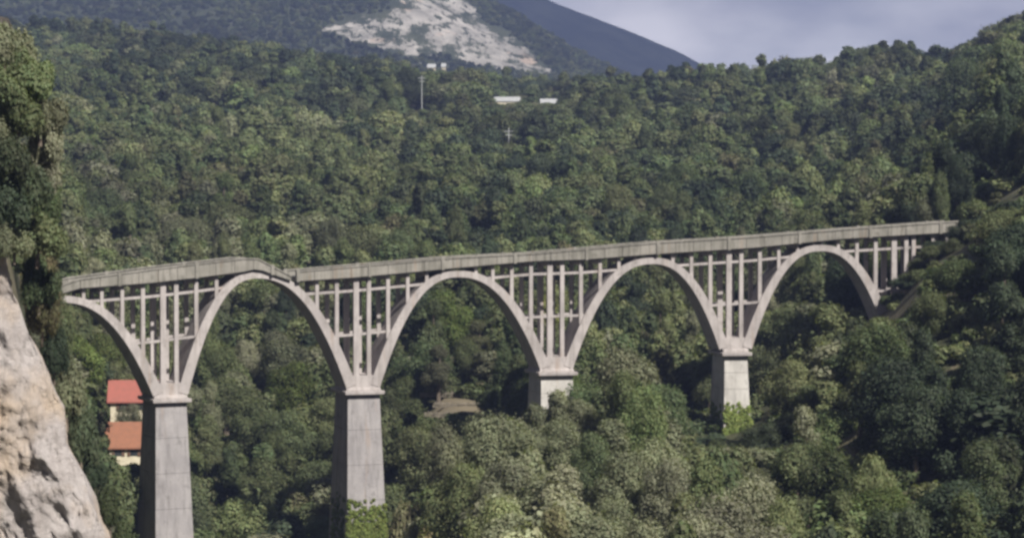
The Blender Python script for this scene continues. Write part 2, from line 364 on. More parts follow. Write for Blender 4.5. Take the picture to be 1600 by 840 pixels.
# deck sections: parapet top and fascia bottom read off at several places
SEC1 = [(62, 455, 468), (123, 435, 450), (240, 419, 441), (310, 410.5, 433), (380, 402.5, 424), (402, 403, 419), (425, 415, 428), (454, 430, 438)]
SEC2 = [(461, 423, 439), (553, 415, 433), (640, 407.5, 425), (713, 401, 418), (833, 395, 407.5), (913, 388, 405), (1023, 378, 396.5), (1173, 369, 387), (1320, 357, 372.5), (1480, 345.5, 363), (1496, 344.5, 362)]
def zline(sec, k):
    ps = [s_of(p[0]) for p in sec]; zs = [zb(p[0], p[k]) for p in sec]
    return lambda s: float(np.interp(s, ps, zs))
TOP, BOT = {}, {}
for n_, sec in ((1, SEC1), (2, SEC2)): TOP[n_] = zline(sec, 1); BOT[n_] = zline(sec, 2)
split = s_of(457.5)
def bot(s): return BOT[1](s) if s < split else BOT[2](s)
for n_, sec in ((1, SEC1), (2, SEC2)):
    s0, s1 = s_of(sec[0][0]), s_of(sec[-1][0]); ss = np.unique(np.concatenate([np.linspace(s0, s1, int((s1 - s0) / 2.2) + 2), [s_of(p[0]) for p in sec]]))
    b = MB(); b.strip([(s, BOT[n_](s) + .12) for s in ss], [(s, BOT[n_](s) + .42) for s in ss], -.25, DEPTH + .25)
    # haunches under the slab, along both rows of columns
    b.strip([(s, BOT[n_](s) - .22) for s in ss], [(s, BOT[n_](s) + .117) for s in ss], .35, .75)
    b.strip([(s, BOT[n_](s) - .22) for s in ss], [(s, BOT[n_](s) + .117) for s in ss], DEPTH - .75, DEPTH - .35)
    deck = b.build('deck', conc_d, via)
    b = MB(); b.strip([(s, BOT[n_](s) + .423) for s in ss], [(s, BOT[n_](s) + .50) for s in ss], .12, DEPTH - .12)
    b.build('road_surface', asphalt, deck)
    for side in (0, 1):
        ta, tb = (-.42, .02) if side == 0 else (DEPTH - .02, DEPTH + .42)
        b = MB()
        # solid parapet in cast panels with joints, pilasters and a coping
        ns = max(2, int((s1 - s0) / 2.45)); js = np.linspace(s0, s1, ns + 1)
        for i in range(ns):
            q = np.linspace(js[i] + .03, js[i + 1] - .03, 3)
            b.strip([(s, BOT[n_](s)) for s in q], [(s, TOP[n_](s) - .18) for s in q], ta + .06, tb - .06)
        b.strip([(s, TOP[n_](s) - .177) for s in ss], [(s, TOP[n_](s)) for s in ss], ta - .05, tb + .05)
        for i in range(0, ns + 1, 4):
            s = min(max(js[i], s0 + .3), s1 - .3)
            b.prism([(s - .2, BOT[n_](s) - .1), (s + .2, BOT[n_](s) - .1), (s + .2, TOP[n_](s) + .1), (s - .2, TOP[n_](s) + .1)], ta - .09, tb + .09)
        b.build('parapet', conc_d, via)
# piers
PIERS = [(266, 624, 46, 58, 215), (567.5, 611.5, 48, 60, 215), (870, 582, 48, 58, 200), (1150, 551.5, 34, 46, 200), (1408, 524, 40, 50, 120)]
caps = []
for k, (px, py, w0, w1, drop) in enumerate(PIERS):
    s = s_of(px); Y = Yb(px); sc_ = FPX / Y; zc = zb(px, py); caps.append((s, zc))
    x, y, _ = W(s, DEPTH / 2, 0); zg = gz(x, y) - 3
    hw = w0 / 2 / sc_ / .94; slope = (w1 - w0) / 2 / drop
    H = (zc - .35) - zg; b = MB(); nseg = 6
    for i in range(nseg):
        za, zd = zc - .35 - H * (i + 1) / nseg, zc - .35 - H * i / nseg
        ha, hd_ = hw + slope * (zc - za), hw + slope * (zc - zd)
        b.frustum(s, ha, hd_, DEPTH / 2 + .1 + .085 * (zc - za), DEPTH / 2 + .1 + .085 * (zc - zd), za, zd - (.04 if i else 0), DEPTH / 2)
    pier = b.build('pier', conc_p if k < 2 else conc_w, via)
    b = MB(); b.frustum(s, hw + .5, hw + .55, DEPTH / 2 + .8, DEPTH / 2 + .85, zc - .347, zc + .12, DEPTH / 2)
    b.frustum(s, hw + .25, hw + .1, DEPTH / 2 + .12, DEPTH / 2 + .05, zc + .123, zc + .55, DEPTH / 2)
    b.build('pier_cap', conc, pier, bevel=.05)
# arches: crown pixel, (left foot, right foot) as px, crown top py, exponent
TH0, TH1 = .84, 1.36
ARCH = [(95, None, 0, 462), (401, 0, 1, 424.5), (716, 1, 2, 423), (1020, 2, 3, 402.5), (1283, 3, 4, 382.5)]
arch_fn = []
for (cx, lp, rp, cy) in ARCH:
    sc0 = s_of(cx); zc = zb(cx, cy) - TH0 / 2; halves = []
    for sgn, pk in ((-1, lp), (1, rp)):
        if pk is None: halves.append((sgn, sc0 - 13.5 , zc - 14)); continue
        sp_, zp = caps[pk]; halves.append((sgn, sp_ + (1.62 if sgn < 0 else -1.62), zp + .75))
    def cl(s, h=halves, s0=sc0, z0=zc):
        sgn, sf, zf = h[0] if s < s0 else h[1]
        return z0 - (z0 - zf) * min(1.3, abs((s - s0) / (sf - s0))) ** 2.35
    sl, sr = halves[0][1], halves[1][1]
    if lp is None: sl = sc0 - 3.5
    n = 44; qs = np.linspace(sl, sr, n + 1)
    lo, hi = [], []
    for s in qs:
        e = 1e-2; dz = (cl(s + e) - cl(s - e)) / (2 * e); l = math.hypot(1, dz)
        f = abs(s - sc0) / (sr - sc0 if s > sc0 else sc0 - halves[0][1]); th = (TH0 + (TH1 - TH0) * f ** 1.6) / 2
        nx, nz = -dz / l, 1 / l
        hi.append((s + nx * th, cl(s) + nz * th)); lo.append((s - nx * th, cl(s) - nz * th))
    b = MB(); b.strip(lo, hi, .05, DEPTH - .05)
    b.build('arch', conc, via)
    arch_fn.append((sl, sr, cl, hi))
def extrados(s):
    v = -1e9
    for sl, sr, cl, hi in arch_fn:
        xs = [p[0] for p in hi]
        if min(xs) <= s <= max(xs): v = max(v, float(np.interp(s, xs, [p[1] for p in hi])))
    return v
# solid foot between neighbouring arches, rising above each cap
for k, (s, zc) in enumerate(caps):
    zt = zc + 2.1
    b = MB(); b.frustum(s, 1.75, 2.15, DEPTH / 2 - .12, DEPTH / 2 - .14, zc + .3, zt, DEPTH / 2); b.build('arch_foot', conc, via)
    # columns in two rows, ties between them
    OFF = [(-.85, .72), (.85, .55), (-3.45, .5), (3.45, .5), (-6.1, .46), (6.1, .46), (-8.7, .42), (8.7, .42), (-11, .38), (11, .38)]
    cs = []
    for off, wd in OFF:
        q = s + off
        if k == 4 and off > 1: continue
        base = zt - .02 if abs(off) < 1 else extrados(q)
        if base < -500: continue
        top = bot(q) + .1
        if top - base < .55: continue
        cs.append(q)
        for t0, t1 in ((.3, .3 + .62), (DEPTH - .92, DEPTH - .3)):
            c_ = MB(); c_.prism([(q - wd / 2, base - .35), (q + wd / 2, base - .35), (q + wd / 2, top), (q - wd / 2, top)], t0, t1)
            c_.build('spandrel_column', conc, via)
        c_ = MB()
        c_.prism([(q - .16, top - .9), (q + .16, top - .9), (q + .16, top - .3), (q - .16, top - .3)], .925, DEPTH - .925)
        c_.build('cross_beam', conc, via)
    for dzb, hh in ((1.62, .32), (7.35, .30)):
        # the tie runs from rib to rib at a steady depth under the deck
        def clear(q): return extrados(q) < bot(q) - dzb + .1
        a0 = s
        while a0 > s - 15 and (abs(a0 - s) < 1.5 or clear(a0)): a0 -= .15
        a1 = s
        while a1 < s + (15 if k < 4 else 1.5) and (abs(a1 - s) < 1.5 or clear(a1)): a1 += .15
        if dzb > 5 and bot(s) - dzb < zt: continue
        qs = np.linspace(a0 - .3, a1 + .3, 12)
        for t0, t1 in ((.42, .78), (DEPTH - .78, DEPTH - .42)):
            b = MB(); b.strip([(q, bot(q) - dzb - hh) for q in qs], [(q, bot(q) - dzb) for q in qs], t0, t1)
            b.build('tie_beam', conc, via)
# approach trestle at the right end
for px in (1429, 1460, 1482):
    q = s_of(px); top = bot(q) + .1
    for t0, t1 in ((.3, .85), (DEPTH - .85, DEPTH - .3)):
        x, y, _ = W(q, t0, 0); b = MB(); z0 = gz(x, y) - 1.5
        if z0 > top - 1: z0 = top - 2.2
        b.prism([(q - .27, z0), (q + .27, z0), (q + .27, top), (q - .27, top)], t0, t1); b.build('spandrel_column', conc, via)
qs = np.linspace(s_of(1408), s_of(1466), 8)
for t0, t1 in ((.42, .78), (DEPTH - .78, DEPTH - .42)):
    b = MB(); b.strip([(q, bot(q) - 1.62 - .32) for q in qs], [(q, bot(q) - 1.62) for q in qs], t0, t1); b.build('tie_beam', conc, via)
# abutments buried in the hillsides
for pa, pb in ((10, 78), (1488, 1525)):
    sa, sb = s_of(pa), s_of(pb); b = MB(); q = np.linspace(sa, sb, 5)
    b.strip([(s, bot(s) - 13) for s in q], [(s, bot(s) + .1) for s in q], .2, DEPTH - .2); b.build('abutment', conc_d, via)

# ------------------------------------------------------------------ the cliff on the left
EDGE = [(-200, -40), (20, 8), (60, 26), (130, 44), (190, 40), (240, 12), (320, 2), (372, 12), (420, 20), (500, 40), (570, 72), (640, 106), (700, 112), (740, 134), (790, 160), (840, 178), (1000, 205), (1300, 260)]
Yk = 140.0
rows_z = np.linspace(Z(30, Yk), -50, 300); V = []; nA = 150
ey, ex = [e[0] for e in EDGE], [e[1] for e in EDGE]
for z in rows_z:
    py = pix((-27, Yk, z))[1]; xe = P(float(np.interp(py, ey, ex)) - (7 if py > 340 else 0), py, Yk).x
    plan = [(xe - 26, 152), (xe - 9, 141), (xe - 4, 138.6), (xe - 1.2, 138.8), (xe, 140.2), (xe - .6, 143), (xe - 5, 152), (xe - 14, 170)]
    dd = np.concatenate([[0], np.cumsum([math.dist(plan[i], plan[i + 1]) for i in range(len(plan) - 1)])])
    # more points along the part that faces the camera
    tt = np.concatenate([np.linspace(0, dd[1], 20, endpoint=False), np.linspace(dd[1], dd[5], 100, endpoint=False), np.linspace(dd[5], dd[-1], 30)])
    X = np.interp(tt, dd, [p[0] for p in plan]); Y = np.interp(tt, dd, [p[1] for p in plan])
    for x, y in zip(X, Y): V.append((x, y, z))
V = np.array(V)
out_ = []
for x, y, z in V:
    p = Vector((x, y, z))
    d = noise.noise(p * Vector((.16, .16, .10))) * 1.5 + noise.fractal(p * .55, .8, 2.1, 5) * .35
    q = p + Vector((noise.noise(p * .3), 0, noise.noise(p * .3 + Vector((7, 7, 7))))) * 1.6
    rg = 1 - abs(noise.noise(q * Vector((.85, .85, .28)))) * 2.2
    rg2 = 1 - abs(noise.noise(q * Vector((2.1, 2.1, .8)) + Vector((3, 1, 4)))) * 2.2
    vd = noise.voronoi(q * Vector((.42, .42, .34)))[0]; vd2 = noise.voronoi(q * 1.15)[0]
    d += .12 * rg ** 3 * (1 if rg > 0 else 0) + .08 * rg2 + .55 * min(.5, vd[1] - vd[0]) + .22 * min(.4, vd2[1] - vd2[0]) + .12 * math.floor(noise.noise(p * .6) * 5) + noise.fractal(p * 1.6, .6, 2.2, 5) * .22
    out_.append((x - max(0, d) * .12, y - d * .8, z + noise.noise(p * .4 + Vector((9, 0, 0))) * .3))
ii = (np.arange(len(rows_z) - 1)[:, None] * nA + np.arange(nA - 1)[None]).ravel()
m = M('limestone', .95); a = m.coord('world'); v = m.coord('world', (1.2, 1.2, .22))
c = m.mix(m.rng(m.noise(a, .6, 6, .7), .38, .62, 0, 1), (.70, .645, .625), (.56, .505, .485))
c = m.mix(m.rng(m.noise(a, .20, 4), .44, .62, 0, .7), c, (.72, .56, .40))
c = m.mix(m.rng(m.noise(a, 1.3, 6, .8), .57, .68, 0, .7), c, (.20, .18, .16))
c = m.mix(m.rng(m.noise(v, 1.4, 5, .75), .58, .70, 0, .35), c, (.16, .15, .13))
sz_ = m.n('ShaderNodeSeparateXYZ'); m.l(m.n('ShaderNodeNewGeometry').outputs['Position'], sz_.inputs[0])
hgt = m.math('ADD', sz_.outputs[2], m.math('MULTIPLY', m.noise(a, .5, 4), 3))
c = m.mix(m.rng(hgt, -.8, 1.6, 0, .9), c, (.07, .065, .055))  # upper rock painted dark to stand for the shade under the overhang
vo = m.n('ShaderNodeTexVoronoi'); vo.feature = 'DISTANCE_TO_EDGE'; vo.inputs['Scale'].default_value = .75
wv_ = m.n('ShaderNodeVectorMath'); wv_.operation = 'ADD'; nz_ = m.n('ShaderNodeTexNoise'); nz_.inputs['Scale'].default_value = .8; nz_.inputs['Detail'].default_value = 5
m.l(m.coord('world', (1.1, 1.1, .6)), nz_.inputs[0]); m.l(m.coord('world', (1.1, 1.1, .6)), wv_.inputs[0]); m.l(nz_.outputs['Color'], wv_.inputs[1]); m.l(wv_.outputs[0], vo.inputs[0])
c = m.mix(m.rng(vo.outputs['Distance'], 0, .05, .16, 0), c, (.24, .21, .19))
c = m.mix(m.rng(m.noise(m.coord('world', (2.2, 2.2, .16)), 1.0, 5, .7), .54, .68, 0, .4), c, (.34, .29, .26))
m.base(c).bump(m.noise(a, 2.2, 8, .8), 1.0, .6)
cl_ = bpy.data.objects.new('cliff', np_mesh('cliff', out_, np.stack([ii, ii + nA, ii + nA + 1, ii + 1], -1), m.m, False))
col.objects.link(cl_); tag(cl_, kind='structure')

# ------------------------------------------------------------------ buildings
def boxm(x0, x1, y0, y1, z0, z1):
    v = [(x, y, z) for x in (x0, x1) for y in (y0, y1) for z in (z0, z1)]
    return v, [(0, 1, 3, 2), (4, 6, 7, 5), (0, 4, 5, 1), (2, 3, 7, 6), (0, 2, 6, 4), (1, 5, 7, 3)]
def joinm(parts):
    V, F = [], []
    for v, f in parts: b = len(V); V += v; F += [tuple(b + i for i in q) for q in f]
    return V, F
def turn(V, c, a):
    ca, sa = math.cos(a), math.sin(a)
    return [(c[0] + x * ca - y * sa, c[1] + x * sa + y * ca, c[2] + z) for x, y, z in V]
def house(name, c, wd, dp, hh, rh, wall, roofm, label, cat, rot=0, wins=3, over=.5, chimney=True, group=None):
    e = empty(name, c); tag(e, label, cat, group); P_ = lambda V: turn(V, c, rot)
    V, F = boxm(-wd / 2, wd / 2, -dp / 2, dp / 2, -4, hh); b = len(V)
    V += [(-wd / 2, 0, hh + rh - .12), (wd / 2, 0, hh + rh - .12)]
    F += [(b, 3, 1), (b + 1, 5, 7)]
    mesh_obj('wall', P_(V), F, wall, e)
    x, y, k = wd / 2 + over, dp / 2 + over, over * rh / (dp / 2)
    V = [(-x, -y, hh - k), (x, -y, hh - k), (x, 0, hh + rh), (-x, 0, hh + rh), (-x, y, hh - k), (x, y, hh - k)]
    V += [(a, b_, c_ - .22) for a, b_, c_ in V]
    F = [(0, 1, 2, 3), (3, 2, 5, 4), (7, 6, 9, 8), (8, 9, 10, 11), (1, 0, 6, 7), (4, 5, 11, 10), (0, 3, 9, 6), (3, 4, 10, 9), (2, 1, 7, 8), (5, 2, 8, 11)]
    rf = mesh_obj('roof', P_(V), F, roofm, e)
    if chimney:
        V, F = joinm([boxm(wd * .2, wd * .2 + .6, .3, .9, hh + rh * .4, hh + rh + .7), boxm(wd * .2 - .1, wd * .2 + .7, .2, 1.0, hh + rh + .703, hh + rh + .85)])
        mesh_obj('chimney', P_(V), F, wall, rf.parent).name = 'chimney'
    for i in range(wins):
        xc = (i + .5) / wins * wd * .86 - wd * .43; zz = hh - 1.75
        V, F = joinm([boxm(xc - .5, xc + .5, -dp / 2 - .05, -dp / 2 + .02, zz, zz + 1.25)])
        wn = mesh_obj('window', P_(V), F, glass, e)
        for xa in (xc - .95, xc + .52):
            V, F = boxm(xa, xa + .43, -dp / 2 - .09, -dp / 2 - .003, zz - .05, zz + 1.3)
            mesh_obj('shutter', P_(V), F, shutter, e)
    return e
p = P(214, 622, 349); house('farmhouse', (p.x, p.y + 3, p.z - 2.9), 8.6, 6, 2.9, 2.6, plaster, redtile, 'upper farmhouse with bright red tiled roof, half hidden behind the first pier', 'house', R(6), 3)
p = P(207, 693, 338); house('farmhouse', (p.x, p.y + 3, p.z - 3.0), 8.0, 6, 3.0, 3.0, plaster, orangetile, 'lower farmhouse with orange-brown tiled roof and cream wall, left of the first pier', 'house', R(4), 3, chimney=False)
def shed(pxa, pxb, pyt, label, Ya, Yz, hh=2.8):
    pm = (pxa + pxb) / 2; Y = Ya
    for Y in np.arange(Ya, Yz, 4.0):
        p = P(pm, pyt, Y)
        if gz(p.x, Y) + hh + 1.0 > p.z: break
    a, b = P(pxa, pyt, Y), P(pxb, pyt, Y)
    house('farm_shed', ((a.x + b.x) / 2, Y + 4, a.z - hh - .8), b.x - a.x, 8, hh, 2.2, plaster, shedroof, label, 'shed', 0, 0, .35, False)
    return float(Y)
Y1 = shed(772, 812, 155, 'long low farm shed with bright white roof, left one of two on the wooded slope', 860, 1200)
Y2 = shed(845, 870, 158, 'low white roofed farm shed, right one of two on the wooded slope', 860, 1200)
Y3 = shed(668, 680, 103, 'small white house below the rock face, left of two', 1150, 1420, 3.5)
Y4 = shed(690, 696, 102, 'tiny white house below the rock face, right of two', 1150, 1420, 3.5)
CLEAR = [(184, 588, 236, 618, 350), (176, 656, 236, 716, 340), (776, 150, 812, 160, Y1), (845, 151, 866, 160, Y2), (655, 608, 750, 640, 352), (666, 98, 698, 107, Y3)]
# masts
def mast(px, pyt, Y, label):
    p = P(px, pyt, Y); zg = gz(p.x, Y); e = empty('utility_pole', (p.x, Y, zg)); tag(e, label, 'utility pole'); H = p.z - zg; n = 8
    V = []; F = []
    for k, (r, z) in enumerate(((.26, -1), (.15, H))):
        V += [(p.x + r * math.cos(i * math.tau / n), Y + r * math.sin(i * math.tau / n), zg + z) for i in range(n)]
    F = [(i, (i + 1) % n, n + (i + 1) % n, n + i) for i in range(n)] + [tuple(range(n, 2 * n))]
    mesh_obj('pole', V, F, metal, e)
    V, F = joinm([boxm(p.x - 1.6, p.x + 1.6, Y - .15, Y + .15, zg + H - 1.3, zg + H - 1.05), boxm(p.x - 1.1, p.x + 1.1, Y - .15, Y + .15, zg + H - 2.6, zg + H - 2.35)])
    mesh_obj('crossarm', V, F, metal, e)
mast(795, 200, 800, 'pale pole standing among the trees below the two white sheds')
mast(659, 118, 1000, 'tall pale pole rising from the forest below the rock face')
CLEAR += [(790, 196, 800, 222, 798), (655, 118, 664, 170, 998)]
# terraces: dry stone walls on the clearing behind the second arch
for k, (x0, x1, py, Y, lb) in enumerate(((655, 735, 614, 356, 'uppermost tan dry stone terrace wall seen through the second arch'), (676, 752, 630, 350, 'middle tan dry stone terrace wall seen through the second arch'),
                                         (662, 728, 645, 344, 'lowest tan dry stone terrace wall seen through the second arch'))):
    rnd = random.Random(k); parts = []
    a, b = P(x0, py, Y), P(x1, py, Y); nst = 46
    for r_ in range(2, 4):
        for i in range(nst):
            xa = a.x + (b.x - a.x) * (i + (.5 if r_ % 2 else 0)) / nst; wv_ = (b.x - a.x) / nst
            parts.append(boxm(xa + .02, xa + wv_ * rnd.uniform(.82, .97), Y - rnd.uniform(0, .15), Y + .5, a.z - 1.3 + r_ * .36, a.z - 1.3 + r_ * .36 + rnd.uniform(.22, .345) + (.25 * rnd.random() ** 3 if r_ == 3 else -.02)))
    pass
    o = mesh_obj('stone_wall', *joinm(parts), drystone); tag(o, lb, 'stone wall')

# ------------------------------------------------------------------ trees
def leaf_cloud(rng, lobes, n, size, up=.15, squash=1.0, jit=.5):
    """leaf clumps spread over and inside a set of lobes; returns quads"""
    lc = np.array([l[0] for l in lobes]); lr = np.array([l[1] for l in lobes])
    pr = lr ** 2; pr /= pr.sum()
    k = rng.choice(len(lobes), int(n * 1.6), p=pr)
    d = rng.normal(size=(len(k), 3)); d[:, 2] += up; d /= np.linalg.norm(d, axis=1)[:, None]
    rad = lr[k] * (1 - rng.random(len(k)) ** 2.2 * .55) * (1 + .19 * rng.normal(size=len(k)))
    p = lc[k] + d * rad[:, None] * np.array([1, 1, squash])
    dist = np.linalg.norm((p[:, None] - lc[None]) / lr[None, :, None], axis=2); dist[np.arange(len(k)), k] = 9
    keep = dist.min(1) > .62; p, d = p[keep][:n], d[keep][:n]; n = len(p)
    nr_ = d + rng.normal(size=(n, 3)) * jit; nr_[:, 2] += .2; nr_ /= np.linalg.norm(nr_, axis=1)[:, None]
    t = np.cross(nr_, rng.normal(size=(n, 3))); t /= np.linalg.norm(t, axis=1)[:, None]; b = np.cross(nr_, t)
    s = size * (.6 + .9 * rng.random(n))[:, None]; a = s * (.5 + .5 * rng.random((n, 1)))
    bend = nr_ * s * .25
    V = np.stack([p - t * s, p - b * a + bend, p + t * s, p + b * a + bend * .6], 1).reshape(-1, 3)
    return V, np.arange(n * 4).reshape(-1, 4)
def tube(V, F, pts, rads, n=6):
    b = len(V)
    for (x, y, z), r in zip(pts, rads):
        V += [(x + r * math.cos(i * math.tau / n), y + r * math.sin(i * math.tau / n), z) for i in range(n)]
    for k in range(len(pts) - 1):
        F += [(b + k * n + i, b + k * n + (i + 1) % n, b + (k + 1) * n + (i + 1) % n, b + (k + 1) * n + i) for i in range(n)]
def make_lobes(rng, kind, R_, H, nl):
    lobes = []
    for i in range(nl):
        if kind == 'round':
            th, q, zz = rng.random() * math.tau, rng.random() ** .5, rng.random()
            env = math.sin(math.pi * (.12 + .80 * zz)) ** .7
            lobes.append((( math.cos(th) * q * R_ * .72 * env, math.sin(th) * q * R_ * .72 * env, H * (.30 + .56 * zz)), R_ * rng.uniform(.26, .46)))
        elif kind == 'tall':
            th, q, zz = rng.random() * math.tau, rng.random() ** .5, rng.random()
            env = (1 - zz) ** .55 * .9 + .12
            lobes.append(((math.cos(th) * q * R_ * .7 * env, math.sin(th) * q * R_ * .7 * env, H * (.2 + .74 * zz)), R_ * rng.uniform(.24, .4) * (.6 + .5 * env)))
        else:  # bush
            th, q = rng.random() * math.tau, rng.random() ** .5
            lobes.append(((math.cos(th) * q * R_ * .75, math.sin(th) * q * R_ * .75, H * (.12 + .55 * rng.random() * (1 - .5 * q))), R_ * rng.uniform(.25, .42)))
    if kind != 'bush': lobes.append(((0, 0, H * .86), R_ * .3))
    return lobes
def trunk_mesh(rng, lobes, H, R_):
    V, F = [], []; lean = rng.normal(size=2) * .25
    r0 = .028 * H + .06
    pts = [(lean[0] * t * 1.5, lean[1] * t * 1.5, H * (t * .78) - (.9 if t == 0 else 0)) for t in (0, .12, .4, .7, 1)]
    tube(V, F, pts, [r0 * 1.5, r0, r0 * .75, r0 * .5, r0 * .15], 7)
    for c, r in sorted(lobes, key=lambda l: -l[1])[:9]:
        z0 = max(H * .14, c[2] * rng.uniform(.45, .65)); f = min(1, z0 / (H * .78)); s_ = (lean[0] * f * 1.5, lean[1] * f * 1.5, z0)
        mid = tuple(s_[k] * .45 + c[k] * .55 - (0, 0, .06 * H)[k] * .5 for k in range(3))
        tube(V, F, [s_, mid, c], [r0 * .42, r0 * .26, r0 * .08], 5)
    me = bpy.data.meshes.new('trunk'); me.from_pydata(V, [], F); me.materials.append(bark); me.shade_smooth(); return me
PROTO = []      # (kind, R, H, crown data, trunk mesh)
rng = np.random.default_rng(11)
for kind, cnt in (('round', 7), ('tall', 4), ('bush', 3)):
    for i in range(cnt):
        R_, H = {'round': (4.6, 10.5), 'tall': (3.3, 12.5), 'bush': (2.8, 3.8)}[kind]
        lobes = make_lobes(rng, kind, R_, H, {'round': 26, 'tall': 24, 'bush': 16}[kind])
        nlf = {'round': 16000, 'tall': 13000, 'bush': 7500}[kind]
        V, F = leaf_cloud(rng, lobes, nlf, .13, squash=1.15 if kind == 'tall' else .95, jit=.38)
        tm_ = trunk_mesh(rng, lobes, H, R_)
        # the coarse version for trees far up the slope
        V2, F2 = leaf_cloud(rng, lobes, 3600 if kind != 'bush' else 900, .29, squash=.9, jit=.34)
        crowns = {}
        PROTO.append(dict(kind=kind, R=R_, H=H, V=V, F=F, trunk=tm_, crowns=crowns, V2=V2, F2=F2, far={}))
def crown_mesh(pr, fol):
    if fol not in pr['crowns']: pr['crowns'][fol] = np_mesh('crown', pr['V'], pr['F'], FOL[fol])
    return pr['crowns'][fol]
# the far versions live in an unlinked collection that only the forest object reads
farcol = bpy.data.collections.new('far_tree_kinds'); FAR = []
for pi, pr in enumerate(PROTO):
    for fol in (('mixed', 'dark', 'olive') if pr['kind'] == 'round' else ('mixed', 'dark') if pr['kind'] == 'tall' else ('mixed',)):
        if pr['kind'] == 'round' and fol == 'olive' and pi % 2: continue
        o = bpy.data.objects.new('far_%03d' % len(FAR), np_mesh('far_crown', pr['V2'], pr['F2'], FOL[fol]))
        farcol.objects.link(o); FAR.append((pi, fol))
FARI = {}
for i, (pi, fol) in enumerate(FAR): FARI.setdefault((PROTO[pi]['kind'], fol), []).append(i)

# skyline that trees standing in front of the viaduct must stay under
FRX = [0, 95, 112, 150, 200, 230, 240, 300, 330, 400, 500, 530, 540, 598, 615, 650, 700, 760, 800, 838, 845, 896, 910, 935, 985, 1040, 1062, 1090, 1112, 1125, 1170, 1185, 1215, 1250, 1290, 1345, 1372, 1392, 1410, 1432, 1462, 1482, 1600]
FRY = [330, 400, 475, 560, 640, 722, 900, 900, 790, 800, 830, 900, 900, 860, 800, 715, 655, 645, 640, 620, 612, 610, 575, 560, 548, 556, 600, 655, 690, 684, 690, 655, 590, 540, 492, 480, 472, 455, 440, 405, 378, 340, 280]
def front_limit(a, b):
    q = np.linspace(a, b, 9); return float(np.interp(q, FRX, FRY).max())
rnd = random.Random(5)
TREES = []   # dicts: x, y, z, proto, fol, scale (sx, sz), rot, hand
def px_box(t):
    pr = PROTO[t['proto']]; r = pr['R'] * t['sx']; h = pr['H'] * t['sz']
    px, pt = pix((t['x'], t['y'], t['z'] + h * 1.0)); _, pb = pix((t['x'], t['y'], t['z'])); k = FPX / t['y']
    return px - r * k, pt, px + r * k, pb
def add_tree(px, pyt, Y, wpx, kind, fol, base=None, z=None):
    """a tree whose crown top shows at (px, pyt) from the camera's side, standing on the ground there"""
    top = P(px, pyt, Y); zg = gz(top.x, Y) if z is None else z
    c = [i for i, p_ in enumerate(PROTO) if p_['kind'] == kind]; i = rnd.choice(c); pr = PROTO[i]
    H = max(2.0, top.z - zg); need = (.8 if kind == 'round' else 1.2 if kind == 'tall' else .35) * wpx * Y / FPX
    if H < need: H = need; zg = top.z - H
    TREES.append(dict(x=top.x, y=Y, z=zg, proto=i, fol=fol, sx=wpx * Y / FPX / 2 / pr['R'], sz=H / pr['H'] / .99, rot=rnd.random() * 6.28, hand=True))
